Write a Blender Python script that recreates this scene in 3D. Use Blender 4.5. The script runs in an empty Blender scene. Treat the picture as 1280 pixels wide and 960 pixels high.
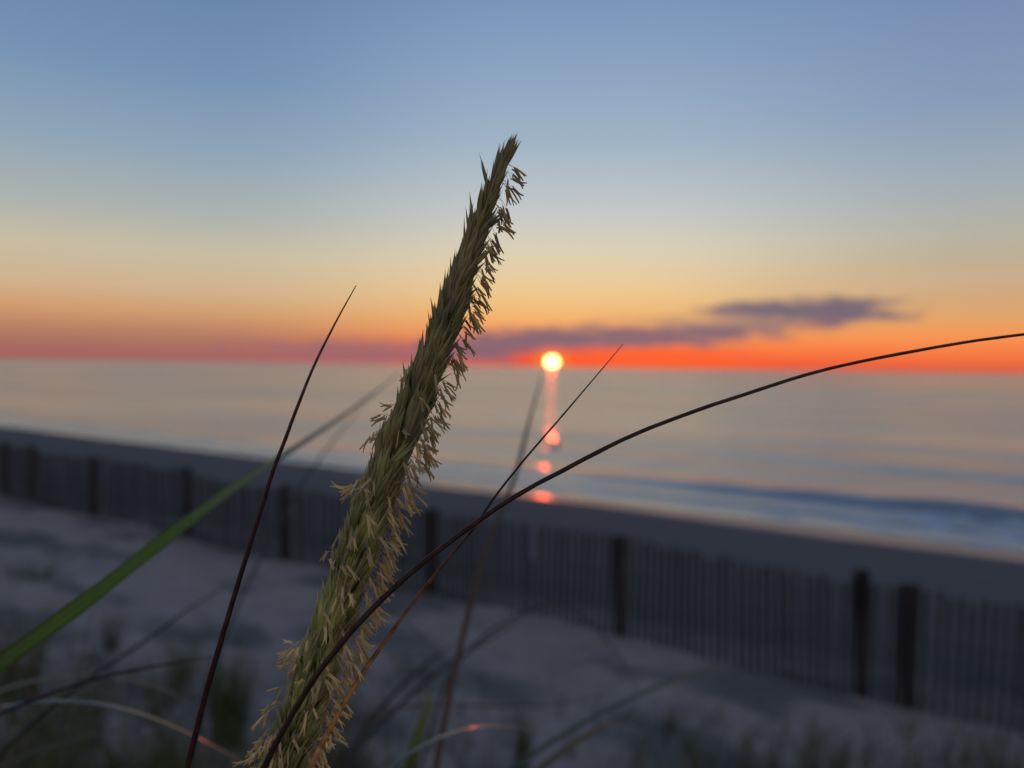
import bpy, math, random
from mathutils import Vector, noise as mn
rnd = random.Random(7)
R = math.radians
sc = bpy.context.scene

# ------------------------------------------------------------------ camera
CZ = 5.2                     # eye height over the sea (sea = z 0)
F = 960.0                    # focal length in pixels of the 1280x960 frame
PITCH, ROLL = R(1.34), R(0.85)
fwd = Vector((0, math.cos(PITCH), -math.sin(PITCH)))
r0 = Vector((1, 0, 0)); u0 = r0.cross(fwd)
right = r0*math.cos(ROLL) + u0*math.sin(ROLL)
upv = u0*math.cos(ROLL) - r0*math.sin(ROLL)
CAM = Vector((0, 0, CZ))
def ray(px, py):
    return fwd + right*((px-640)/F) - upv*((py-480)/F)
def at(px, py, d):
    return CAM + ray(px, py)*d
def azel(px, py):
    v = ray(px, py).normalized()
    return math.degrees(math.atan2(v.x, v.y)), math.degrees(math.asin(v.z))

cd = bpy.data.cameras.new("camera"); cam = bpy.data.objects.new("camera", cd)
sc.collection.objects.link(cam)
from mathutils import Matrix
M3 = Matrix((right, upv, -fwd)).transposed()
cam.matrix_world = Matrix.Translation(CAM) @ M3.to_4x4()
cd.sensor_width = 36; cd.lens = 27; cd.clip_start = 0.01; cd.clip_end = 30000
cd.dof.use_dof = True; cd.dof.focus_distance = 0.25; cd.dof.aperture_fstop = 27/4.1
sc.camera = cam

# ------------------------------------------------------------------ render settings
sc.render.engine = 'CYCLES'
sc.cycles.use_denoising = True
try: sc.cycles.denoiser = 'OPENIMAGEDENOISE'
except Exception: pass
sc.cycles.max_bounces = 6; sc.cycles.transparent_max_bounces = 8
sc.cycles.sample_clamp_indirect = 6
sc.cycles.use_adaptive_sampling = False
sc.view_settings.view_transform = 'Standard'; sc.view_settings.look = 'None'
sc.view_settings.gamma = 1; sc.view_settings.exposure = 0.0
sc.view_settings.use_curve_mapping = False

# ------------------------------------------------------------------ node helpers
def lin(c):
    o = []
    for v in c[:3]:
        v /= 255
        o.append(v/12.92 if v <= .04045 else ((v+.055)/1.055)**2.4)
    return (*o, 1)
class N:
    def __init__(s, nt): s.nt = nt
    def new(s, t, **k):
        n = s.nt.nodes.new(t)
        for a, b in k.items(): setattr(n, a, b)
        return n
    def put(s, sock, v):
        if isinstance(v, bpy.types.NodeSocket): s.nt.links.new(v, sock)
        else: sock.default_value = v
    def m(s, op, a, b=0.0, c=None, clamp=False):
        n = s.new('ShaderNodeMath', operation=op, use_clamp=clamp)
        s.put(n.inputs[0], a); s.put(n.inputs[1], b)
        if c is not None: s.put(n.inputs[2], c)
        return n.outputs[0]
    def smooth(s, v, a, b, lo=0.0, hi=1.0):
        n = s.new('ShaderNodeMapRange', interpolation_type='SMOOTHSTEP')
        s.put(n.inputs[0], v); s.put(n.inputs[1], a); s.put(n.inputs[2], b); s.put(n.inputs[3], lo); s.put(n.inputs[4], hi)
        return n.outputs[0]
    def mix(s, f, a, b, bt='MIX'):
        n = s.new('ShaderNodeMix', data_type='RGBA', blend_type=bt)
        s.put(n.inputs[0], f); s.put(n.inputs[6], a); s.put(n.inputs[7], b)
        return n.outputs[2]
    def noise(s, vec, scale, detail=3, rough=.5):
        n = s.new('ShaderNodeTexNoise'); s.put(n.inputs['Vector'], vec)
        n.inputs['Scale'].default_value = scale; n.inputs['Detail'].default_value = detail
        n.inputs['Roughness'].default_value = rough
        return n.outputs[0]
    def vec(s, x, y, z=0.0):
        n = s.new('ShaderNodeCombineXYZ')
        s.put(n.inputs[0], x); s.put(n.inputs[1], y); s.put(n.inputs[2], z)
        return n.outputs[0]

# ------------------------------------------------------------------ sky
SUN_AZ, SUN_EL = azel(690, 452)
w = bpy.data.worlds.new("World"); sc.world = w; w.use_nodes = True
nt = w.node_tree; nt.nodes.clear(); g = N(nt)
tc = g.new('ShaderNodeTexCoord')
sp = g.new('ShaderNodeSeparateXYZ'); nt.links.new(tc.outputs['Generated'], sp.inputs[0])
X, Y, Z = sp.outputs
DEG = 180/math.pi
el = g.m('MULTIPLY', g.m('ARCSINE', g.m('MINIMUM', g.m('MAXIMUM', Z, -1.0), 1.0)), DEG)
az = g.m('MULTIPLY', g.m('ARCTAN2', X, Y), DEG)
da = g.m('SUBTRACT', az, SUN_AZ)
def ramp(stops):
    n = g.new('ShaderNodeValToRGB'); cr = n.color_ramp
    while len(cr.elements) > 1: cr.elements.remove(cr.elements[-1])
    cr.elements[0].position = 0; cr.elements[0].color = lin(stops[0][1])
    for e, c in stops[1:]:
        q = cr.elements.new(min(1, e/45)); q.color = lin(c)
    nt.links.new(g.m('DIVIDE', el, 45.0, clamp=True), n.inputs[0])
    return n.outputs[0]
skyC = ramp([(0,(244,84,52)),(.8,(250,98,54)),(1.6,(250,128,72)),(2.6,(245,158,96)),(4,(240,186,120)),(6,(234,205,155)),(8.5,(221,211,186)),(11.5,(196,203,204)),(16,(163,183,202)),(21,(141,167,198)),(26,(119,149,188)),(34,(92,122,176)),(45,(98,122,162))])
skyL = ramp([(0,(164,100,98)),(.7,(170,106,100)),(1.4,(174,118,103)),(2.2,(190,134,104)),(3.4,(212,160,114)),(5,(212,182,146)),(7.5,(203,192,168)),(10,(176,182,178)),(14,(146,168,188)),(19,(119,149,184)),(26,(99,129,172)),(34,(78,108,162)),(45,(92,116,156))])
skyR = ramp([(0,(205,95,78)),(.4,(238,104,66)),(1.2,(252,124,70)),(2.2,(252,150,84)),(3.2,(236,164,102)),(4.5,(216,170,122)),(6.5,(198,175,145)),(9,(184,181,168)),(12,(164,176,186)),(17,(136,158,188)),(26,(110,136,180)),(34,(90,118,168)),(45,(95,118,158))])
skyB = ramp([(0,(150,134,142)),(4,(182,156,156)),(9,(198,178,172)),(16,(186,182,186)),(28,(160,168,184)),(45,(118,134,162))])
wL = g.smooth(da, -2.0, -25.0); wR = g.smooth(da, 5.0, 30.0)
wB = g.smooth(g.m('ABSOLUTE', da), 50.0, 125.0)
col = g.mix(wL, skyC, skyL); col = g.mix(wR, col, skyR); col = g.mix(wB, col, skyB)
# a share of the physical sky
ns = g.new('ShaderNodeTexSky', sky_type='NISHITA', sun_disc=False)
ns.sun_elevation = R(max(SUN_EL, .6)); ns.sun_rotation = R(SUN_AZ)
nsc = g.mix(1.0, ns.outputs[0], (0.1, 0.1, 0.1, 1), 'MULTIPLY')
col = g.mix(0.06, col, nsc)
# clouds: soft streaks low over the sea, laid out in azimuth and elevation
nv = g.vec(g.m('MULTIPLY', az, .16), g.m('MULTIPLY', el, .9))
n1 = g.m('SUBTRACT', g.noise(nv, 1.7, 4, .6), .5)
n2 = g.m('SUBTRACT', g.noise(g.vec(g.m('MULTIPLY', az, .5), g.m('MULTIPLY', el, 1.6)), 1.1, 3), .5)
def cloud(col, px, py, wpx, hpx, tint, dens=1.0, slope=0.0, soft=.55, nz=1.6):
    a0, e0 = azel(px, py); wa = math.degrees(wpx/F); he = math.degrees(hpx/F)
    dx = g.m('SUBTRACT', az, a0)
    dy = g.m('SUBTRACT', g.m('SUBTRACT', el, e0), g.m('MULTIPLY', dx, slope))
    rr = g.m('SQRT', g.m('ADD', g.m('POWER', g.m('ABSOLUTE', g.m('DIVIDE', dx, wa)), 2.6), g.m('POWER', g.m('ABSOLUTE', g.m('DIVIDE', dy, he)), 2.0)))
    rr = g.m('ADD', rr, g.m('MULTIPLY', g.m('ADD', n1, g.m('MULTIPLY', n2, .6)), nz))
    k = g.smooth(rr, 1.0+soft*.6, 1.0-soft, 0.0, dens)
    return g.mix(k, col, lin(tint))
col = cloud(col, 510, 442, 200, 17, (150,104,112), .85, 0.0, .75)
col = cloud(col, 645, 432, 120, 21, (138,102,114), .94, 0.01, .6)
col = cloud(col, 795, 420, 168, 16, (134,104,116), .94, 0.03, .55)
col = cloud(col, 1000, 390, 116, 17, (118,104,118), .98, 0.012, .55)
col = cloud(col, 905, 408, 70, 9, (134,108,118), .85, 0.03, .7)
col = cloud(col, 1020, 404, 26, 10, (140,104,112), .7, 0, .7)
col = cloud(col, 860, 400, 110, 8, (208,158,118), .6, 0, .8)
col = cloud(col, 1180, 348, 210, 12, (206,180,150), .35, 0, .9)
# red glow hugging the sun, under the cloud
def ell(px, py, wpx, hpx):
    a0, e0 = azel(px, py)
    dx = g.m('DIVIDE', g.m('SUBTRACT', az, a0), math.degrees(wpx/F)); dy = g.m('DIVIDE', g.m('SUBTRACT', el, e0), math.degrees(hpx/F))
    return g.m('SQRT', g.m('ADD', g.m('MULTIPLY', dx, dx), g.m('MULTIPLY', dy, dy)))
col = g.mix(g.smooth(ell(700, 453, 90, 20), 1.0, .25, 0, .95), col, lin((255, 74, 34)))
col = g.mix(g.smooth(ell(800, 449, 190, 20), 1.0, .4, 0, .8), col, lin((255, 98, 50)))
rs = ell(690, 452, 1, 1)
es = ell(690, 452, 9.0, 7.2)
halo = g.smooth(es, 3.6, .9)
col = g.mix(g.m('MULTIPLY', halo, .8), col, (1.0, .22, .03, 1))
col = g.mix(g.smooth(es, 1.05, .85), col, (7.0, 4.6, 1.5, 1))
bg = g.new('ShaderNodeBackground'); nt.links.new(col, bg.inputs[0]); bg.inputs[1].default_value = 1.0
wo = g.new('ShaderNodeOutputWorld'); nt.links.new(bg.outputs[0], wo.inputs[0])
w.cycles.sampling_method = 'MANUAL'; w.cycles.sample_map_resolution = 2048

sl = bpy.data.lights.new("sun", 'SUN'); so = bpy.data.objects.new("sun", sl); sc.collection.objects.link(so)
sl.energy = 0.038; sl.angle = R(.53); sl.color = (1, .075, .022)
sd = Vector((math.sin(R(SUN_AZ))*math.cos(R(SUN_EL)), math.cos(R(SUN_AZ))*math.cos(R(SUN_EL)), math.sin(R(SUN_EL))))
so.rotation_euler = (-sd).to_track_quat('-Z', 'Y').to_euler(); so.location = sd*50 + CAM

# ------------------------------------------------------------------ object helpers
def tag(o, label=None, cat=None, group=None, kind=None):
    if label: o['label'] = label
    if cat: o['category'] = cat
    if group: o['group'] = group
    if kind: o['kind'] = kind
    return o
def empty(name, loc):
    o = bpy.data.objects.new(name, None); sc.collection.objects.link(o); o.location = loc
    o.empty_display_size = .02
    return o
class MB:
    def __init__(s): s.v = []; s.f = []; s.c = []
    def add(s, vs, fs, cs):
        b = len(s.v); s.v += [Vector(x) for x in vs]; s.c += cs
        s.f += [tuple(i+b for i in f) for f in fs]
    def build(s, name, mat, parent=None, smooth=True):
        off = Vector(parent.location) if parent else Vector((0, 0, 0))
        me = bpy.data.meshes.new(name)
        me.from_pydata([tuple(v-off) for v in s.v], [], s.f)
        if s.c:
            at_ = me.color_attributes.new('Col', 'FLOAT_COLOR', 'POINT')
            flat = []
            for c in s.c: flat += [c[0], c[1], c[2], 1]
            at_.data.foreach_set('color', flat)
        if smooth: me.polygons.foreach_set('use_smooth', [True]*len(me.polygons))
        me.materials.append(mat); me.update()
        o = bpy.data.objects.new(name, me); sc.collection.objects.link(o)
        if parent: o.parent = parent
        return o
def mat(name):
    m = bpy.data.materials.new(name); m.use_nodes = True; m.node_tree.nodes.clear()
    return m, N(m.node_tree)
def out(g, sh): g.nt.links.new(sh, g.new('ShaderNodeOutputMaterial').inputs[0])
def principled(g, **k):
    n = g.new('ShaderNodeBsdfPrincipled')
    for a, b in k.items(): g.put(n.inputs[a.replace('_', ' ')], b)
    return n
def mixc(a, b, t): return tuple(a[i]*(1-t)+b[i]*t for i in range(3))

# ------------------------------------------------------------------ ground profile
UN = Vector((.558, .830, 0)); SN = Vector((-.830, .558, 0))     # towards the sea / along the shore to the left
PROF = [(-60,3.6),(-6,4.1),(-1.5,4.05),(0,3.9),(1,3.38),(2,2.85),(3,2.48),(4.5,2.15),(6,2.06),(8,2.05),(9.5,1.98),(15,1.30),(20,.76),(24,.30),(27,0),(34,-.7),(60,-2.5)]
def prof(u):
    if u <= PROF[0][0]: return PROF[0][1]
    for i in range(len(PROF)-1):
        if PROF[i][0] <= u <= PROF[i+1][0]:
            a, b = PROF[i], PROF[i+1]; a0 = PROF[max(i-1, 0)]; b1 = PROF[min(i+2, len(PROF)-1)]
            m0 = (b[1]-a0[1])/(b[0]-a0[0]); m1 = (b1[1]-a[1])/(b1[0]-a[0]); h = b[0]-a[0]; t = (u-a[0])/h
            return (2*t**3-3*t**2+1)*a[1] + (t**3-2*t**2+t)*h*m0 + (-2*t**3+3*t**2)*b[1] + (t**3-t**2)*h*m1
    return PROF[-1][1]
def sstep(a, b, x):
    t = min(1, max(0, (x-a)/(b-a))); return t*t*(3-2*t)
def ground(u, s):
    z = prof(u)
    k = 1-sstep(9, 22, u)
    p = Vector((u, s, 0))
    z += k*(.08*mn.noise(p*.55) + .05*mn.noise(p*1.4+Vector((5, 3, 1))) + .055*mn.noise(p*3.7))*sstep(.3, 2.5, u)
    z += k*.008*mn.noise(p*11)
    z += (1-k)*.02*mn.noise(Vector((u*.25, s*.12, 4)))
    return z
def gxy(x, y):
    return ground(x*UN.x+y*UN.y, x*SN.x+y*SN.y)
def hit(px, py):
    r = ray(px, py); t = .6
    while t < 200:
        p = CAM + r*t
        if p.z < gxy(p.x, p.y): return p
        t += .02+t*.002
    return p

def axis(lo, hi, step, ends, grow=1.25):
    c = []; x = lo
    while x <= hi+1e-6: c.append(x); x += step
    d = step; x = c[-1]; post = []
    while x < ends[1]: d *= grow; x += d; post.append(x)
    d = step; x = c[0]; pre = []
    while x > ends[0]: d *= grow; x -= d; pre.append(x)
    return pre[::-1] + c + post
def sheet(name, us, ss, zf, material):
    vs = []; fs = []
    for u in us:
        for s in ss:
            p = UN*u + SN*s; p.z = zf(u, s); vs.append(p)
    n = len(ss)
    for i in range(len(us)-1):
        for j in range(n-1):
            fs.append((i*n+j, i*n+j+1, (i+1)*n+j+1, (i+1)*n+j))
    b = MB(); b.v = vs; b.f = [f[::-1] for f in fs]
    o = b.build(name, material); tag(o, kind='structure'); return o

def usnodes(g):
    t = g.new('ShaderNodeNewGeometry')
    d1 = g.new('ShaderNodeVectorMath', operation='DOT_PRODUCT'); g.nt.links.new(t.outputs['Position'], d1.inputs[0]); d1.inputs[1].default_value = UN
    d2 = g.new('ShaderNodeVectorMath', operation='DOT_PRODUCT'); g.nt.links.new(t.outputs['Position'], d2.inputs[0]); d2.inputs[1].default_value = SN
    return t.outputs['Position'], d1.outputs['Value'], d2.outputs['Value']

# sand: dry on the dune, damp and darker down the beach, wet and mirroring at the swash
m_sand, g = mat("sand")
P, U, S = usnodes(g)
nA = g.noise(P, .9, 5, .6); nB = g.noise(P, 6, 4, .6); nC = g.noise(P, 260, 2, .5)
Uw = g.m('ADD', U, g.m('MULTIPLY', g.m('SUBTRACT', g.noise(g.vec(g.m('MULTIPLY', U, .3), g.m('MULTIPLY', S, .12)), 1.0, 3), .5), 2.4))
dry = g.mix(nA, (.23, .188, .175, 1), (.41, .345, .315, 1))
dry = g.mix(g.m('MULTIPLY', g.smooth(nB, .5, .75), .35), dry, (.17, .15, .15, 1))
dry = g.mix(g.m('MULTIPLY', nC, .25), dry, (.10, .08, .07, 1))
dip_shade = g.noise(g.vec(g.m('MULTIPLY', U, .55), g.m('MULTIPLY', S, .22)), 1.6, 4, .55)
dry = g.mix(g.m('MULTIPLY', g.smooth(dip_shade, .48, .60), .74), dry, (.075, .085, .085, 1))  # dark bluish patches: shade in the dips, painted into the dry sand colour
damp = g.mix(nA, (.070, .078, .085, 1), (.105, .110, .115, 1))
kd = g.smooth(Uw, 7.6, 9.6)
base = g.mix(kd, dry, damp)
kw = g.m('MULTIPLY', g.smooth(Uw, 23.3, 24.6), g.smooth(S, 30.0, 19.0))
base = g.mix(kw, base, (.055, .05, .05, 1))
bp = g.new('ShaderNodeBump'); bp.inputs['Distance'].default_value = .02
g.put(bp.inputs['Strength'], g.smooth(Uw, 24.0, 22.5, 0.0, .6)); g.put(bp.inputs['Height'], nB)
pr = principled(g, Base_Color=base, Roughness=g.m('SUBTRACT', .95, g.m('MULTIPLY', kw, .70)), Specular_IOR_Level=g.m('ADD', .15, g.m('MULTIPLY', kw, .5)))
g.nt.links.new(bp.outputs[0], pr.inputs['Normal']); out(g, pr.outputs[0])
us = axis(-1, 10, .09, (-60, -60), 1.2)
us = [u for u in us if u <= 10] + [10+.3*i for i in range(1, 60)] + [29, 31, 34, 38, 45, 60]
ss = axis(-14, 22, .12, (-1500, 1500), 1.16)
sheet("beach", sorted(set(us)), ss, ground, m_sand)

# sea
def sea_z(u, s):
    d = u-27
    wob = 1.6*mn.noise(Vector((s*.045, 1.3, 0)))+.5*mn.noise(Vector((s*.2, 7.3, 0)))
    z = 0
    # the small breaker nearest the sand: steep face to the shore
    c = 31.4 + wob; x = u-c
    hgt = .40*(.45+.9*(1-sstep(-2, 18, s)))*(1+.4*mn.noise(Vector((s*.3, 3.1, 0))))
    z += hgt*(math.exp(-(x/1.25)**2) if x < 0 else math.exp(-(x/2.4)**2))
    c2 = 28.6 + wob*.6; x = u-c2
    z += .10*(math.exp(-(x/.35)**2) if x < 0 else math.exp(-(x/1.2)**2))
    k = sstep(33, 42, u)*(1-sstep(500, 900, u))
    ph = 2.2*mn.noise(Vector((u*.02, s*.02, 0)))
    z += k*.06*math.sin(u*2*math.pi/9.5 + ph*2 + wob)
    z += k*.035*math.sin(u*2*math.pi/5.1 + s*.11 + ph*5)
    z += .04*mn.noise(Vector((u*.5, s*.22, 2)))*k
    z += .03*mn.noise(Vector((u*1.4, s*.9, 9)))*(1-sstep(45, 60, u))
    return z
m_sea, g = mat("sea_water")
P, U, S = usnodes(g)
nU = g.vec(g.m('MULTIPLY', U, 1.0), g.m('MULTIPLY', S, .35))
b1 = g.noise(nU, .9, 4, .6); b2 = g.noise(g.vec(g.m('MULTIPLY', U, .035), g.m('MULTIPLY', S, .008)), 1.0, 4, .6)
bp = g.new('ShaderNodeBump'); bp.inputs['Strength'].default_value = .3; bp.inputs['Distance'].default_value = .12
g.put(bp.inputs['Height'], b1)
wash = g.smooth(U, 32.2, 30.2)
fm = g.noise(g.vec(g.m('MULTIPLY', U, .9), g.m('MULTIPLY', S, .45)), 1.1, 5, .62)
side = g.smooth(S, 12.0, 1.0)                       # the foam lies towards the right end of the wave
foam = g.m('MULTIPLY', g.m('MULTIPLY', g.smooth(fm, .48, .60, 0, .85), wash), side)
rough = g.smooth(b2, .3, .7, .16, .26)
basec = g.mix(foam, (.13, .135, .13, 1), (.50, .58, .68, 1))
pr = principled(g, Base_Color=basec, Roughness=g.m('ADD', rough, g.m('MULTIPLY', foam, .5), clamp=True), IOR=2.3)
g.nt.links.new(bp.outputs[0], pr.inputs['Normal']); out(g, pr.outputs[0])
us = [25+.22*i for i in range(0, 90)]
x = us[-1]; d = .5
while x < 12000:
    x += d; us.append(x)
    d = min(d*1.02, 1.4) if x < 240 else d*1.12
ss = axis(-60, 70, .8, (-14000, 14000), 1.18)
sheet("sea", us, ss, sea_z, m_sea)

# a glassy facet on a ripple that throws the sun back
def mirror_patch(name, px, py, wpx, hpx, rough=.07, z0=.16):
    t = (z0-CZ)/ray(px, py).z; c = CAM + ray(px, py)*t
    v = (c-CAM).normalized(); n = (sd-v).normalized()
    ax = Vector((1, 0, 0)); ax = (ax - n*ax.dot(n)).normalized(); ay = n.cross(ax)
    hw = wpx/F*t/2; hl = hpx/F*t/max(.02, abs(v.dot(n)))/2
    vs = []; fs = []; K = 12
    for i in range(K+1):
        for j in range(K+1):
            a = i/K*2-1; b = j/K*2-1
            e = Vector((a*math.sqrt(1-b*b/2), b*math.sqrt(1-a*a/2)))
            rr = e.length
            vs.append(c + ax*e.x*hw + ay*e.y*hl + n*(.0015*(1-rr*rr)) - Vector((0, 0, .35*hl))*max(0, rr-.8)*2)
    for i in range(K):
        for j in range(K): fs.append((i*(K+1)+j, (i+1)*(K+1)+j, (i+1)*(K+1)+j+1, i*(K+1)+j+1))
    return vs, fs
m_gl, g = mat("smooth_water")
pr = principled(g, Base_Color=(.075, .09, .10, 1), Roughness=.19, IOR=1.33); out(g, pr.outputs[0])
for (gx, gy, gw, gh) in [(690, 547, 16, 12)]:
    vs, fs = mirror_patch('ripple', gx, gy, gw, gh)
    b = MB(); b.v = vs; b.f = fs
    tag(b.build('sea_ripple', m_gl), kind='structure')

# ------------------------------------------------------------------ sand fence
FA = Vector((3.43, 7.43, 0)); FDIR = Vector((-14.08, 9.47, 0)).normalized()
def fence_at(px):            # the point of the fence line seen in that column
    r = ray(px, 640); k = r.x/r.y
    # FA.x+dx*t = k*(FA.y+dy*t)
    t = (k*FA.y-FA.x)/(FDIR.x-k*FDIR.y)
    return t
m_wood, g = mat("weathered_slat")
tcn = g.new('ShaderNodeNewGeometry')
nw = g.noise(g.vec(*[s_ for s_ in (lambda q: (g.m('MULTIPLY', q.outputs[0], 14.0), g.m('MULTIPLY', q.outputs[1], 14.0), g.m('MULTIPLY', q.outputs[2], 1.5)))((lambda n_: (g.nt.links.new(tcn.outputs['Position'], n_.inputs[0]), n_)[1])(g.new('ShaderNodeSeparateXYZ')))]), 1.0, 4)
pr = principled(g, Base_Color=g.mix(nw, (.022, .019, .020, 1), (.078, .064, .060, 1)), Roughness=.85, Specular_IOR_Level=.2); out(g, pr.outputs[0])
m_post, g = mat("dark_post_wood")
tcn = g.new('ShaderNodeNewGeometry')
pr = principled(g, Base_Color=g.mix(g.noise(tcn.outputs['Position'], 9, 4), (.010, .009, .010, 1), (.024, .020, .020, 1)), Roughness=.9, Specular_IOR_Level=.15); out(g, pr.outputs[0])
m_wire, g = mat("rusty_wire")
pr = principled(g, Base_Color=(.06, .04, .035, 1), Roughness=.5, Metallic=.8); out(g, pr.outputs[0])
fence = empty('sand_fence', (FA.x, FA.y, gxy(FA.x, FA.y)))
tag(fence, 'dark weathered wood slat sand fence on round posts running along the foot of the dune', 'fence')
def boxm(b, c, ax, ay, az_, hx, hy, z0, z1, lean=Vector((0, 0, 0)), chop=0):
    vs = []
    for z, l in ((z0, 0), (z1, 1)):
        for a, b2 in ((-1, -1), (1, -1), (1, 1), (-1, 1)):
            vs.append(c + ax*a*hx + ay*b2*hy + az_*(z + (chop*a*l)) + lean*l)
    b.add(vs, [(0, 3, 2, 1), (4, 5, 6, 7), (0, 1, 5, 4), (1, 2, 6, 5), (2, 3, 7, 6), (3, 0, 4, 7)], [])
UPZ = Vector((0, 0, 1)); FN = Vector((-FDIR.y, FDIR.x, 0))
posts = [-260, -90, 3, 35, 112, 230, 352, 535, 773, 1083, 1139, 1400, 1750]
pt = [fence_at(p) for p in posts]
def tube(b, pts, rad, seg=8, col=None, cap=True):
    n = len(pts); vs = []; fs = []; cs = []
    T0 = (pts[1]-pts[0]).normalized(); a = T0.orthogonal().normalized()
    for i, p in enumerate(pts):
        T = (pts[min(i+1, n-1)]-pts[max(i-1, 0)]).normalized()
        a = (a - T*a.dot(T)).normalized(); c_ = T.cross(a)
        r_ = rad[i] if isinstance(rad, (list, tuple)) else rad
        for k in range(seg):
            th = 2*math.pi*k/seg
            vs.append(p + (a*math.cos(th)+c_*math.sin(th))*r_)
            if col is not None: cs.append(col[i] if isinstance(col, list) else col)
    for i in range(n-1):
        for k in range(seg):
            fs.append((i*seg+k, i*seg+(k+1) % seg, (i+1)*seg+(k+1) % seg, (i+1)*seg+k))
    if cap: fs += [tuple(range(seg))[::-1], tuple(range((n-1)*seg, n*seg))]
    b.add(vs, fs, cs)
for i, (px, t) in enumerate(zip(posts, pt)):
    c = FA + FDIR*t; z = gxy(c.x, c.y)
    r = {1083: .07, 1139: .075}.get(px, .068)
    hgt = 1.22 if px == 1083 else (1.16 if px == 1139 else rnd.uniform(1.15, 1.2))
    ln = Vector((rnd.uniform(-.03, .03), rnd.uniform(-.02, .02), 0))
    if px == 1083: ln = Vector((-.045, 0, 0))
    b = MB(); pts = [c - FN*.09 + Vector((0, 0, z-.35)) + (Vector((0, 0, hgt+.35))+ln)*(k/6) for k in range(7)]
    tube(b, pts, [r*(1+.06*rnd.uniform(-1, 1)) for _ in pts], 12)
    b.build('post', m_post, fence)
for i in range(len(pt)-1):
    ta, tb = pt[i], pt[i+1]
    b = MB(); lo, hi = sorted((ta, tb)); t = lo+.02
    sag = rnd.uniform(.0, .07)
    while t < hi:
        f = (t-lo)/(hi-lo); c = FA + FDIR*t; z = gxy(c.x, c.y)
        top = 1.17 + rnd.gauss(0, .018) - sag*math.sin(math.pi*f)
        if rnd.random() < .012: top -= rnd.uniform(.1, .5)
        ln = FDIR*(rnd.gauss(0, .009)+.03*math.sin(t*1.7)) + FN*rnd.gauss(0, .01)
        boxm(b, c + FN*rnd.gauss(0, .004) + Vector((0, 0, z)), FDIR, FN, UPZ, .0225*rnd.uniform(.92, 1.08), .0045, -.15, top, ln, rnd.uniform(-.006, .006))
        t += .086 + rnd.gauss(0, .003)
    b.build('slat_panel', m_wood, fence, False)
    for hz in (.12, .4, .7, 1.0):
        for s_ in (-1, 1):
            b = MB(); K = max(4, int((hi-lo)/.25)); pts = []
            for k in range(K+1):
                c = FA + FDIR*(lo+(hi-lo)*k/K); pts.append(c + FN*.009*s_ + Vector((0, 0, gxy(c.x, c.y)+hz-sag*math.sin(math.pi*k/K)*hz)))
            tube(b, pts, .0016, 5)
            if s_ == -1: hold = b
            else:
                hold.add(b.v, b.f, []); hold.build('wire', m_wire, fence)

# ------------------------------------------------------------------ plant materials
def plant_mat(name, rough, trans, spec=.4, grain=0.0, coat=0.0):
    m, g = mat(name)
    a = g.new('ShaderNodeVertexColor', layer_name='Col')
    geo = g.new('ShaderNodeNewGeometry')
    nz = g.noise(geo.outputs['Position'], 900, 2); nz2 = g.noise(geo.outputs['Position'], 160, 3)
    c = g.mix(g.m('MULTIPLY', nz, .30), a.outputs[0], g.mix(1.0, a.outputs[0], (.45, .42, .38, 1), 'MULTIPLY'))
    c = g.mix(g.m('MULTIPLY', g.smooth(nz2, .5, .7), .3), c, g.mix(1.0, a.outputs[0], (1.35, 1.1, .8, 1), 'MULTIPLY'))
    pr = principled(g, Base_Color=c, Roughness=rough, Specular_IOR_Level=spec)
    if coat: pr.inputs['Coat Weight'].default_value = coat; pr.inputs['Coat Roughness'].default_value = .13
    tr = g.new('ShaderNodeBsdfTranslucent'); g.put(tr.inputs[0], c)
    mx = g.new('ShaderNodeMixShader'); mx.inputs[0].default_value = trans
    g.nt.links.new(pr.outputs[0], mx.inputs[1]); g.nt.links.new(tr.outputs[0], mx.inputs[2]); out(g, mx.outputs[0])
    return m
m_spk = plant_mat("spikelet_husk", .55, .42, .3)
m_anth = plant_mat("anther_skin", .6, .55, .3)
m_stem = plant_mat("stem_skin", .42, .0, .22)
m_leaf = plant_mat("leaf_blade", .42, .22, .4)
m_gloss = plant_mat("glossy_leaf_blade", .45, .2, .2, coat=.8)

def spline(pts, per=10):
    P = [pts[0]*2-pts[1]] + list(pts) + [pts[-1]*2-pts[-2]]; o = []
    for i in range(1, len(P)-2):
        a, b, c, d = P[i-1:i+3]
        for k in range(per):
            t = k/per
            o.append(.5*((2*b) + (c-a)*t + (2*a-5*b+4*c-d)*t*t + (3*b-a-3*c+d)*t**3))
    o.append(P[-2]); return o
def lerp_list(vals, t):
    x = t*(len(vals)-1); i = min(int(x), len(vals)-2); f = x-i
    a, b = vals[i], vals[i+1]
    return a*(1-f)+b*f if not isinstance(a, tuple) else mixc(a, b, f)
def root_pts(p, q, rx, ry):
    """carry on from the last visible point down into the sand at (rx, ry)"""
    z = gxy(rx, ry); rt = Vector((rx, ry, z-.03))
    d = (p-q).normalized(); L = (rt-p).length
    A, B, C, D = p, p + d*L*.38, rt + Vector((0, 0, L*.35)), rt
    return [A*(1-t)**3 + B*3*t*(1-t)**2 + C*3*t*t*(1-t) + D*t**3 for t in (.03, .08, .17, .32, .52, .76, 1.0)]
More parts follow.
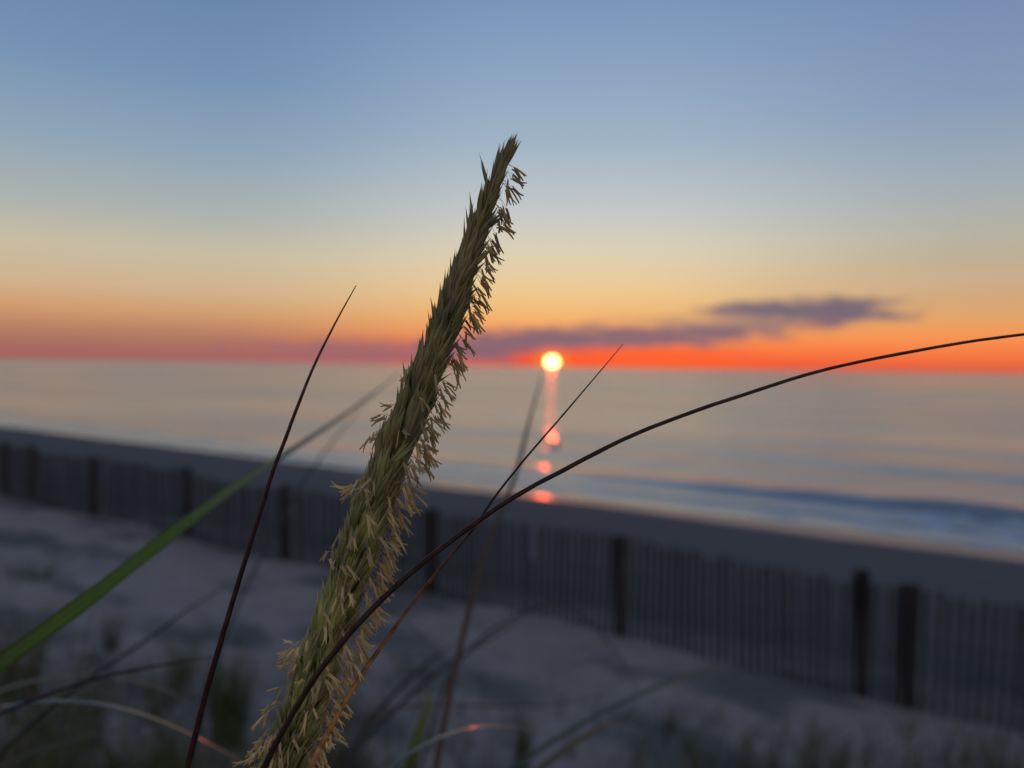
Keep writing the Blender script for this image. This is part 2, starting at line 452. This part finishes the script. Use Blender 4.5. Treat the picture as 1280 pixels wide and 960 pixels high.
def ribbon(b, pts, wid, facing, cols, fold=.25, thick=.0003, nc=5):
    """leaf blade: a folded ribbon with thickness and veins. wid = full widths"""
    n = len(pts); vs = []; fs = []; cs = []
    vr = random.Random(int(abs(pts[0].x)*1e5) % 9973)
    vein = [1.0+(vr.uniform(-.3, .3) if nc > 5 else vr.uniform(-.08, .08)) for _ in range(nc)]
    if nc > 5: vein[nc//2] = 1.35
    m = nc*2
    for i, p in enumerate(pts):
        T = (pts[min(i+1, n-1)]-pts[max(i-1, 0)]).normalized()
        f = facing if isinstance(facing, Vector) else facing(i/(n-1))
        nn = (f - T*f.dot(T)).normalized(); sd_ = T.cross(nn); h = wid[i]/2; th = min(thick, h*.4)
        if nc > 5: h *= 1+.05*math.sin(i*.37)+.03*vr.uniform(-1, 1)
        for k in range(nc):
            e = k/(nc-1)*2-1; q_ = nn*(fold*h*.9*abs(e)**1.7 + (h*.03*(k % 2) if nc > 5 else 0))
            vs.append(p + sd_*h*e + q_); cs.append(tuple(x*vein[k] for x in cols[i]))
        for k in range(nc-1, -1, -1):
            e = k/(nc-1)*2-1
            vs.append(p + sd_*h*e*.99 + nn*(fold*h*.9*abs(e)**1.7 - th)); cs.append(tuple(x*vein[k] for x in cols[i]))
    for i in range(n-1):
        for k in range(m): fs.append((i*m+k, (i+1)*m+k, (i+1)*m+(k+1) % m, i*m+(k+1) % m))
    fs += [tuple(range(m)), tuple(range((n-1)*m, n*m))[::-1]]
    b.add(vs, fs, cs)

FG = 'grass blades around the seed head'
def blade(name, label, cat, pts, root, kind, wpx, cols, material, facing=None, fold=.3, per=10, group=None, nc=5):
    """pts: (px, py, depth) from the tip to where the blade leaves the frame; wpx: widths in metres"""
    P = [at(*p) for p in pts]
    nvis = len(P)
    if root: P += root_pts(P[-1], P[-2], *root)
    S_ = spline(P, per); n = len(S_)
    vis = (nvis-1)*per
    W = [lerp_list(wpx, min(1, i/vis)) for i in range(n)]
    C_ = [lerp_list(cols, min(1, i/vis)) for i in range(n)]
    b = MB()
    if kind == 'tube':
        jr = random.Random(len(label)); J = 0; JJ = []
        for i in range(n): J = .7*J + .3*jr.uniform(-1, 1); JJ.append(J)
        S_ = [p + Vector((JJ[i], 0, JJ[-i]))*W[i]*.09 for i, p in enumerate(S_)]
        C_ = [tuple(x*(1+1.1*JJ[(i*7) % n]) for x in c) for i, c in enumerate(C_)]
        tube(b, S_, [x/2*(1+.10*JJ[i]) for i, x in enumerate(W)], 10, C_)
    else: ribbon(b, S_, W, facing or (-fwd*.6+Vector((0, 0, .8))), C_, fold, nc=nc)
    o = b.build(name, material)
    return tag(o, label, cat, group)

# ------------------------------------------------------------------ the seed head
AX = [(645,166,1.5),(638,182,5),(629,202,10),(611,250,15),(592,300,19),(576,350,22),(559,400,24),(540,450,26),(519,500,29),(499,550,31),(480,600,32),(460,650,33),(443,700,34),(426,750,35),(408,800,35),(391,850,35),(374,900,36),(358,950,37),(342,1000,36),(328,1050,28)]
D0 = .25
axp = spline([at(x, y, D0) for x, y, _ in AX], 12); axr = []
for i in range(len(AX)-1):
    for k in range(12): axr.append((AX[i][2]*(1-k/12)+AX[i+1][2]*k/12)/F*D0*.80)
axr.append(AX[-1][2]/F*D0*.80); NA = len(axp)
head = empty('grass_seed_head', axp[-1])
tag(head, 'tall bristly pale green seed head in sharp focus, hung with pale yellow anthers', 'seed head')
def axat(t):
    x = t*(NA-1); i = min(int(x), NA-2); f = x-i
    return axp[i].lerp(axp[i+1], f), (axp[max(i-1, 0)]-axp[min(i+2, NA-1)]).normalized(), axr[i]*(1-f)+axr[i+1]*f
# stalk
b = MB(); sp_ = axp[::-1][:-18]
st = sp_[::-1]; st = st + root_pts(st[-1], st[-12], -.11, .24)
st2 = st[:NA-18] + spline(st[NA-19:], 8)[1:]
tube(b, st2, [min(.0022, .0006+.000012*i) for i in range(len(st2))], 10, [(.16, .17, .07)]*len(st2))
b.build('stalk', m_stem, head)
TOCAM = -fwd
def side_frame(T):
    sx = (right - T*right.dot(T)).normalized()      # towards the right of the picture
    sf = sx.cross(T).normalized()
    if sf.dot(TOCAM) < 0: sf = -sf
    return sx, sf
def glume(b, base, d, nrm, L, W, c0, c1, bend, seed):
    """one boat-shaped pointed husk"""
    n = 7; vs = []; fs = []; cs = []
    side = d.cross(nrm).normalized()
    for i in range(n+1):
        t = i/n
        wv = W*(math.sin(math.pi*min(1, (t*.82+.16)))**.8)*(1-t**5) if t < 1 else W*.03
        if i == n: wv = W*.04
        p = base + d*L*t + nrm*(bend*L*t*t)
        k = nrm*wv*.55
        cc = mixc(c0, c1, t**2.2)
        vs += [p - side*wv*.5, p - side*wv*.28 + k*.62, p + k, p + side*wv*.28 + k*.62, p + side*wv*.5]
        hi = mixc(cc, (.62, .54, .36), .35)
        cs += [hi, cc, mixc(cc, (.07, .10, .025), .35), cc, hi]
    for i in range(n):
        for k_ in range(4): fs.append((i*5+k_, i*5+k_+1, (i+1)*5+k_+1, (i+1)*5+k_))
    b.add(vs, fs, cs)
def spikelet(b, t, phi, q):
    p, T, Rr = axat(t); sx, sf = side_frame(T)
    rad = sx*math.cos(phi) + sf*math.sin(phi)
    L = q.uniform(.0095, .0158)*(.86 if t < .12 else 1)
    if t < .05: L *= .8
    a = R(q.uniform(6, 16)) if q.random() > .20 else R(q.uniform(16, 29))
    if math.cos(phi) < -.3 and q.random() < .35: a += R(5)
    if t < .30: a *= .12+.88*t/.30
    if .12 < t and q.random() < .08: a = R(q.uniform(24, 38)); L *= .95
    rb = max(0, Rr - L*math.sin(a)*.85)*q.uniform(.7, 1.0)*sstep(.02, .34, t)
    base = p + rad*rb - T*L*(.5 + .5*(1-sstep(0, .07, t)))
    tw = q.gauss(0, .17)*sstep(0, .28, t); tang = T.cross(rad).normalized()
    d = (T*math.cos(a) + rad*math.sin(a) + tang*tw).normalized()
    # the whole head leans with age: brown purple at the top, green yellow low down
    g_ = sstep(.25, .75, t)
    c0 = mixc((.40, .38, .11), (.50, .57, .12), g_); c1 = mixc((.50, .40, .24), (.66, .58, .30), g_)
    v = q.uniform(.35, 1.4); c0 = tuple(x*v for x in c0)
    if q.random() < .14: c0 = mixc(c0, (.34, .25, .20), .6)
    if q.random() < .18: c0 = mixc(c0, (.16, .21, .09), .6)
    W = .00185*q.uniform(.75, 1.2)*(.62+.38*sstep(.02, .25, t))
    for k, (o, l, ww) in enumerate(((.16, 1, 1), (-.14, .9, .9), (.02, .80, .7))):
        nrm = (rad + tang*(1.2*o/.16 if k < 2 else 0)).normalized()
        nrm = (nrm - d*nrm.dot(d)).normalized()
        dd = (d + tang*o*.42).normalized()
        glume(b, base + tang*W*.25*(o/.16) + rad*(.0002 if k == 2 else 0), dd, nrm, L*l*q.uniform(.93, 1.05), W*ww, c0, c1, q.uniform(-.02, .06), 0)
q = random.Random(21)
items = []
NS = 800; GA = math.pi*(3-math.sqrt(5))
for i in range(NS):
    t = .004 + .987*(i/NS)**.76
    if t < .075 and i % 4: continue
    items.append((min(.993, max(.04, t+q.uniform(-.006, .006))), (i*GA+q.gauss(0, .7)) % (2*math.pi), q.random()))
score = sorted([it for it in items if math.sin(it[1]) > .15 and it[0] < .93], key=lambda it: it[2])
chosen = set(id(x) for x in score[:100])
rest = MB()
for it in items:
    qq = random.Random(int(it[2]*1e9))
    if id(it) in chosen:
        b = MB(); spikelet(b, it[0], it[1], qq); b.build('spikelet', m_spk, head)
    else: spikelet(rest, it[0], it[1], qq)
# the very tip: a few long husks
for (sx_, dx, L, up_) in ((0, .02, .0150, 0), (.0002, .17, .0142, -.0012), (-.0003, -.02, .0105, -.004), (.0004, .10, .009, -.006)):
    p, T, Rr = axat(0.004); sx, sf = side_frame(T)
    d_ = (T + sx*dx).normalized()
    glume(rest, p - T*.0150 + T*(.0150-L+up_)*.6 + sx*sx_, d_, (sf+sx*dx*2).normalized(), L, .0016, (.30, .235, .10), (.42, .33, .22), .03, 0)
tag(rest.build('spikelet_mass', m_spk, head), kind='stuff')

def anther(b, p, d, L, c, q):
    """two pollen sacs side by side, parting at both ends"""
    ax = d.orthogonal().normalized(); th = q.uniform(0, 6.28)
    s = (ax*math.cos(th) + d.cross(ax)*math.sin(th))
    r = .00026*q.uniform(.8, 1.25); sag = Vector((0, 0, -1))*q.uniform(-.05, .35) + s*q.uniform(-.3, .3)
    for sg in (-1, 1):
        pts = []
        for i in range(7):
            t = i/6; sp2 = r*.8 + max(0, t-.72)*L*.42*1.0 + max(0, .16-t)*L*.35
            pts.append(p + d*L*t + s*sg*sp2 + sag*L*t*t)
        rr = [r*.6, r*.95, r, r, r*.98, r*.9, r*.62]
        cc = [mixc(c, (.62, .47, .26), .0 if 0 < i < 5 else .35) for i in range(7)]
        tube(b, pts, rr, 6, cc)
def cluster(b, t, phi, q):
    p, T, Rr = axat(t); sx, sf = side_frame(T)
    rad = (sx*math.cos(phi) + sf*math.sin(phi)).normalized()
    o = p + rad*Rr*q.uniform(.78, 1.0)
    gl = sstep(.30, .72, t)
    n = q.choice((1, 2, 2, 3, 3))
    down = Vector((0, 0, -1))
    for k in range(n):
        c = mixc((.72, .56, .28), (.92, .78, .44), gl); v = q.uniform(.75, 1.2); c = tuple(x*v for x in c)
        out_ = (rad*q.uniform(.5, 1) + T*q.uniform(-.2, .5) + down*q.uniform(.0, .5) + T.cross(rad)*q.uniform(-.4, .4)).normalized()
        fl = q.uniform(.0022, .0056)*(.65+.35*gl)
        e = o + out_*fl + down*fl*.35
        pts = [o - rad*.001, o + out_*fl*.5, e]
        tube(b, pts, .00007, 4, mixc((.45, .36, .30), (.75, .62, .56), gl), False)
        d = (down*q.uniform(.15, 1.1) + out_*q.uniform(.2, 1.1) + right*q.uniform(-.25, .55) + fwd*q.uniform(-.4, .4)).normalized()
        anther(b, e, d, q.uniform(.0032, .0062), c, q)
q = random.Random(5); cl = []
for i in range(135):      # hanging out on the right
    t = .10 + .86*((i+q.random())/135)**.86; cl.append((t, q.uniform(-.75, .55)))
for i in range(60):      # on the front, more of them low down
    t = 1-.62*q.random()**1.3; cl.append((t*.97, q.uniform(.5, 2.5)))
for i in range(26):      # a few on the left, low down
    t = .42+.55*q.random(); cl.append((t, q.uniform(2.5, 3.9)))
order = sorted(range(len(cl)), key=lambda i: q.random()); rest = MB()
for n_, i in enumerate(order):
    b = MB() if n_ < 100 else rest
    cluster(b, cl[i][0], cl[i][1], q)
    if n_ < 100: b.build('anther_cluster', m_anth, head)
tag(rest.build('anther_mass', m_anth, head), kind='stuff')

# ------------------------------------------------------------------ blades near the lens
DK = (.022, .009, .007); RD = (.10, .035, .022)
blade('grass_leaf', 'long dark brown blade arching in front of the seed head towards the right edge', 'grass blade',
      [(1560,392,.27),(1420,402,.265),(1280,418,.26),(1200,429,.26),(1100,447,.258),(1020,465,.256),(940,490,.255),(860,517,.253),(780,549,.25),(700,590,.25),(640,623,.248),(580,664,.245),(520,711,.242),(460,767,.239),(400,838,.236),(350,920,.234),(318,985,.234)],
      (-.12, .20), 'tube', [.0007, .0010, .0011, .0013, .0015, .0017, .0018, .0020], [RD, (.09,.035,.022), (.05,.020,.013), (.035,.014,.010), (.028,.013,.010)], m_stem)
blade('grass_leaf', 'thin dark reddish brown blade standing upright left of the seed head', 'grass blade',
      [(445,357,.262),(420,402,.26),(395,452,.258),(373,505,.256),(355,553,.255),(340,592,.254),(322,650,.253),(301,718,.252),(281,785,.25),(262,850,.25),(246,912,.25),(232,968,.25)],
      (-.17, .26), 'tube', [.0003, .0009, .0012, .0015, .0017, .0019, .0020], [(.16,.07,.05), (.05,.02,.016), (.03,.012,.010), (.05,.016,.012)], m_stem)
blade('grass_leaf', 'thin straight blade with needle tip below the sun, orange brown at its foot', 'grass blade',
      [(779,430,.262),(740,476,.262),(700,523,.262),(655,575,.262),(618,622,.262),(592,660,.263),(560,699,.263),(520,748,.263),(480,803,.254),(440,862,.244),(408,920,.239),(384,968,.237)],
      (-.09, .25), 'tube', [.00022, .0006, .0008, .0010, .0013, .0016, .0019], [(.03,.012,.010), (.028,.012,.010), (.03,.012,.010), (.14,.06,.025), (.32,.14,.045), (.50,.24,.07)], m_stem)
blade('grass_leaf', 'broad bright green leaf blade rising from the left edge towards the seed head', 'grass blade',
      [(500,466,.95),(478,484,.86),(420,527,.70),(345,577,.55),(290,614,.49),(230,658,.44),(170,705,.41),(110,752,.385),(50,796,.37),(0,832,.36),(-60,876,.35)],
      (-.42, .28), 'flat', [.0010, .0036, .0066, .0080, .0087, .0092, .0096], [(.34,.25,.15), (.26,.22,.09), (.12,.20,.016), (.105,.185,.012), (.05,.085,.010)], m_leaf,
      facing=(-fwd*.75+Vector((.1, 0, .55))), fold=.6, nc=13)
bl = [
 ('grass_leaf', 'faint blurred thin blade crossing the pale sea just left of the seed head', [(470,490,1.3),(430,535,1.25),(388,590,1.2),(350,655,1.15),(310,730,1.1),(280,800,1.05),(255,880,1.0),(235,970,1.0)], (-.42,.98), [.001,.004,.005,.005], [(.05,.05,.05),(.05,.05,.04)]),
 ('grass_leaf', 'blurred brown blade rising below the sun through the fence to the sea', [(677,472,.80),(662,525,.79),(645,592,.78),(622,650,.77),(602,705,.76),(580,790,.74),(562,870,.72),(544,965,.70)], (-.10,.66), [.0012,.0045,.0058,.006,.0065], [(.09,.09,.07),(.09,.085,.06),(.10,.06,.035),(.11,.05,.03)]),
 ('grass_leaf', 'dark thin blade arching across the lower left corner, its tip at the upright stem', [(268,821,.50),(215,829,.49),(165,838,.48),(120,848,.47),(60,868,.46),(0,893,.45),(-60,925,.45)], (-.38,.40), [.0006,.0018,.0022,.0024], [(.02,.014,.014),(.018,.014,.014)]),
 ('grass_leaf', 'blurred dark diagonal blade left of the upright stem, its tip highest', [(285,731,.75),(235,762,.72),(195,792,.70),(150,822,.67),(100,857,.64),(50,896,.62),(0,942,.60),(-50,995,.60)], (-.42,.50), [.001,.0028,.0032,.0034], [(.025,.02,.02),(.022,.016,.016)]),
 ('grass_leaf', 'blurred red brown blade low at the far left of the bottom edge', [(98,872,.62),(60,905,.61),(30,938,.60),(-5,970,.60),(-40,1010,.6)], (-.45,.5), [.001,.002,.003], [(.07,.03,.025),(.07,.03,.025)]),
 ('grass_leaf', 'blurred pale arched blade above the green arch in the lower left corner', [(240,880,.72),(205,862,.72),(160,849,.72),(112,843,.71),(60,848,.70),(5,862,.70),(-50,890,.70)], (-.55,.60), [.0008,.0030,.0036,.0036], [(.22,.20,.16),(.20,.19,.14)]),
 ('grass_leaf', 'short upright yellow green leaf at the bottom edge right of the seed head', [(538,862,.62),(534,885,.615),(527,908,.61),(519,935,.60),(512,968,.60)], (-.09,.56), [.0008,.0060,.0095,.0100], [(.20,.18,.05),(.13,.16,.03),(.09,.12,.025)]),
 ('grass_leaf', 'blurred dark blade leaning right from the bottom edge, tip beyond the fence foot', [(668,765,1.1),(610,800,1.07),(560,832,1.04),(515,868,1.0),(470,912,.98),(428,965,.95)], (-.25,.90), [.001,.004,.0055,.006,.006], [(.04,.035,.03),(.045,.035,.03)]),
 ('grass_leaf', 'blurred dark leaf just above the other one leaning right, shorter and darker', [(572,800,1.2),(535,828,1.17),(500,860,1.14),(462,905,1.1),(418,970,1.1)], (-.30,1.0), [.001,.005,.007,.008], [(.035,.025,.025),(.035,.028,.025)]),
 ('grass_leaf', 'blurred grey green blade curving right over the sand to a yellow tip by the fence', [(918,828,.95),(880,838,.93),(830,856,.90),(775,880,.86),(722,908,.82),(680,934,.80),(630,968,.78)], (-.02,.72), [.0012,.004,.0048,.0052,.0052], [(.22,.17,.08),(.09,.12,.08),(.06,.10,.07)]),
 ('grass_leaf', 'blurred green blade with orange brown tip at the bottom edge right of centre', [(768,901,.72),(745,914,.71),(715,932,.70),(680,958,.69),(650,985,.68)], (-.01,.62), [.001,.0045,.0055,.006], [(.24,.13,.05),(.15,.13,.05),(.09,.11,.05)]),
 ('grass_leaf', 'faint blurred red brown blade lying level across the bottom, behind the bright spot', [(760,868,1.0),(700,879,1.0),(650,883,1.0),(590,882,1.0),(530,881,1.0),(470,892,.98),(400,925,.96),(340,975,.95)], (-.35,.85), [.001,.0026,.0030,.0030], [(.12,.045,.035),(.12,.045,.035)]),
 ('grass_leaf', 'faint dark curved blade falling right across the fence foot at the centre', [(798,862,1.3),(775,822,1.3),(740,782,1.3),(700,756,1.28),(655,766,1.25),(600,800,1.2),(560,850,1.15),(525,960,1.1)], (-.14,1.0), [.0012,.0045,.005,.005], [(.06,.035,.03),(.05,.035,.03)]),
 ('grass_leaf', 'faint dark curved blade just right of the seed head, bent towards the brown blade', [(568,842,1.2),(548,820,1.2),(522,790,1.2),(490,768,1.2),(450,780,1.18),(425,850,1.15),(410,960,1.1)], (-.28,1.0), [.001,.003,.0035], [(.04,.04,.04),(.04,.04,.035)]),
 ('grass_leaf', 'thin pale blurred blade under the broad green leaf at the left', [(122,745,.70),(108,790,.70),(98,840,.69),(86,900,.68),(72,970,.68)], (-.42,.62), [.0006,.0016,.002], [(.15,.14,.12),(.12,.12,.10)]),
 ('grass_leaf', 'low pale brown blurred blade along the bottom left corner', [(200,905,.9),(150,912,.9),(90,925,.88),(30,945,.86),(-30,975,.85)], (-.62,.78), [.001,.003,.0035], [(.14,.12,.09),(.12,.12,.08)]),
 ('grass_leaf', 'blurred olive blade leaning left at the very bottom left corner', [(8,790,.8),(20,830,.8),(45,880,.8),(80,930,.8),(100,985,.8)], (-.50,.72), [.001,.004,.005], [(.06,.07,.03),(.06,.07,.03)]),
]
for nm, lab, pts, rt, wd, cols in bl:
    blade(nm, lab, 'grass blade', pts, rt, 'flat' if len(cols) and 'thin blade arching' not in lab and 'diagonal' not in lab else 'tube', wd, cols, m_leaf, fold=.35)

# two shiny arching blades that catch the sun
def glint_facing(px, py, d):
    v = ray(px, py).normalized(); return (sd-v).normalized()
def shiny(label, pts, rt, wd, cols, ipx, dep):
    nrm = glint_facing(*ipx, dep)
    blade('grass_leaf', label, 'grass blade', pts, rt, 'flat', wd, cols, m_gloss, facing=nrm, fold=.12)
shiny('pale arched blade with a glowing red sun glint at the bottom edge near the centre',
      [(745,938,.62),(700,921,.59),(660,911,.56),(617,907,.53),(580,912,.50),(545,924,.48),(500,950,.46),(465,985,.45)], (-.12,.40), [.001,.0024,.0034,.0036,.0036], [(.26,.22,.18),(.22,.20,.16),(.07,.12,.08)], (617,909), .5)
shiny('green arched blade with a dull red sun glint falling right in the lower left corner',
      [(345,990,.60),(308,956,.57),(262,930,.54),(215,907,.52),(165,889,.50),(110,878,.48),(55,877,.47),(0,884,.46),(-60,902,.46)], (-.40,.40), [.001,.0026,.0036,.0040,.0040], [(.20,.12,.09),(.16,.15,.11),(.05,.11,.07)], (262,930), .5)

# ------------------------------------------------------------------ tufts on the dune
def tuft(label, px, py, hpx, wpx, n, tint, seed, lean=0.0):
    q = random.Random(seed)
    base = hit(px, py); dist = (base-CAM).dot(fwd)
    H = hpx/F*dist; Wd = wpx/F*dist/2
    base.z = gxy(base.x, base.y)
    o = empty('beach_grass_tuft', base)
    b = MB()
    for i in range(int(n*1.5)):
        a = q.uniform(0, 6.28); r_ = Wd*.55*math.sqrt(q.random())
        p0 = Vector((base.x+math.cos(a)*r_, base.y+math.sin(a)*r_, 0)); p0.z = gxy(p0.x, p0.y)-.02
        L = H*q.uniform(.55, 1.08); sp3 = Wd*q.uniform(.2, 1.0)
        dr = Vector((math.cos(a)+lean, math.sin(a), 0))
        pts = []
        for k in range(6):
            t = k/5; pts.append(p0 + Vector((0, 0, 1))*L*(t - .22*t*t*q.uniform(.6, 1.4)) + dr*sp3*t**1.8)
        v = q.uniform(.6, 1.35); c = tuple(x*v for x in tint)
        if q.random() < .2: c = mixc(c, (.20, .15, .09), .6)
        wv = .0035+.0012*dist*.3
        ribbon(b, pts, [wv*(1-(k/5)**2*.9) for k in range(6)], Vector((q.uniform(-1, 1), -1, .2)), [c]*6, .4)
    m = b.build('leaves', m_leaf, None)
    # a single mesh is the whole tuft
    bpy.data.objects.remove(o)
    m.name = 'beach_grass_tuft'
    return tag(m, label, 'grass tuft', 'grass tufts on the dune sand')
G1 = (.115, .145, .028); G2 = (.075, .115, .02); G3 = (.17, .165, .055); G4 = (.085, .072, .045)
T = [
 ('dense dark green grass tuft between the upright stem and the seed head', 286, 930, 178, 74, 90, G2),
 ('blurred olive grass tuft left of the dense dark green one', 226, 856, 95, 60, 46, G1),
 ('blurred grass tuft on the sand beneath the broad green leaf', 140, 815, 75, 34, 30, G4),
 ('grey olive grass tuft at the left edge under the fence end', 18, 880, 195, 100, 90, G3),
 ('small far dark tuft on the sand at the left, nearest the fence', 40, 725, 46, 90, 34, G2),
 ('low olive grass tuft at the bottom edge in the left corner', 60, 990, 110, 110, 60, G3),
 ('green grass tuft at the bottom edge left of the upright stem foot', 165, 1000, 110, 100, 60, G1),
 ('olive green grass tuft at the bottom edge left of the seed head foot', 225, 985, 95, 70, 40, G1),
 ('small dark tuft just right of the seed head foot', 425, 985, 110, 80, 34, G4),
 ('narrow dark green tuft below the red sun glint spot', 652, 965, 115, 34, 30, G2),
 ('small faint tuft behind the curving grey green blade tip', 832, 915, 52, 34, 18, G4),
 ('small faint tuft below the curving grey green blade', 775, 905, 36, 40, 14, G3),
 ('olive grass tuft at the bottom edge below the gap left of the tall leaning post', 940, 1000, 105, 44, 34, G3),
 ('tall thin pale grass tuft below the second bay of fence slats', 968, 985, 140, 26, 14, G3),
 ('tall green tuft at the bottom edge left of the leaning fence post', 1018, 990, 125, 36, 20, G1),
 ('dense green tuft at the bottom edge just below the leaning post', 1046, 995, 112, 30, 26, G2),
 ('low sparse tuft at the bottom edge right of the two dark posts', 1095, 985, 60, 40, 14, G3),
 ('bright olive tuft in the lower right corner', 1256, 1005, 125, 56, 50, (.085, .095, .015)),
 ('faint thin tuft at the right edge against the fence slats', 1222, 985, 120, 44, 18, G4),
 ('faint low tuft far off on the sand behind the thin orange footed blade', 520, 850, 45, 60, 20, G2),
 ('low sparse tuft at the bottom edge right of the brown blade', 590, 1000, 90, 70, 26, G4),
 ('tall loose olive tuft at the very bottom left, behind the dark crossing blades', 110, 935, 130, 70, 50, G3),
 ('wide green tuft at the bottom edge just left of the upright stem foot', 205, 1040, 150, 90, 60, G1),
 ('dark tuft at the bottom edge between the stem foot and the seed head foot', 300, 1030, 120, 80, 50, G2),
 ('olive tuft at the bottom edge beside the short yellow green leaf', 480, 1020, 130, 60, 40, G3),
]
for i, (lab, px, py, h_, w_, n, c) in enumerate(T): tuft(lab, px, py, h_, w_, n, c, 100+i)

# loose grass nobody could count, over the near dune
q = random.Random(77); b = MB()
for i in range(1500):
    for _ in range(40):
        px = 1340*q.random()-30; py = q.uniform(790, 1230)
        dens = .30 + .70*sstep(620, 120, px) if px < 620 else .36
        dens *= sstep(760+.10*px, 900+.08*px, py)
        if q.random() < dens*(.35+.9*max(0, mn.noise(Vector((px*.011, py*.012, 3)))+.35)): break
    c = hit(px, py); dist = (c-CAM).dot(fwd); tint = q.choice((G1, G1, G2, G3, G3, (.20, .16, .09)))
    for j in range(q.randint(3, 7)):
        a = q.uniform(0, 6.28); r_ = .05*q.random()
        p0 = Vector((c.x+math.cos(a)*r_, c.y+math.sin(a)*r_, 0)); p0.z = gxy(p0.x, p0.y)-.02
        L = q.uniform(.16, .50)*(1.5 if q.random() < .3 else 1); sp3 = L*q.uniform(.1, .7); v = q.uniform(.6, 1.3)
        pts = [p0 + Vector((0, 0, 1))*L*(t-.25*t*t) + Vector((math.cos(a)+.25, math.sin(a), 0))*sp3*t**1.8 for t in (0, .25, .5, .75, 1)]
        ribbon(b, pts, [.0055, .0055, .0048, .0034, .0008], Vector((q.uniform(-1, 1), -1, .2)), [tuple(x*v for x in tint)]*5, .4)
tag(b.build('dune_grass', m_leaf), 'sparse loose blades of beach grass scattered over the near dune sand', 'grass', kind='stuff')
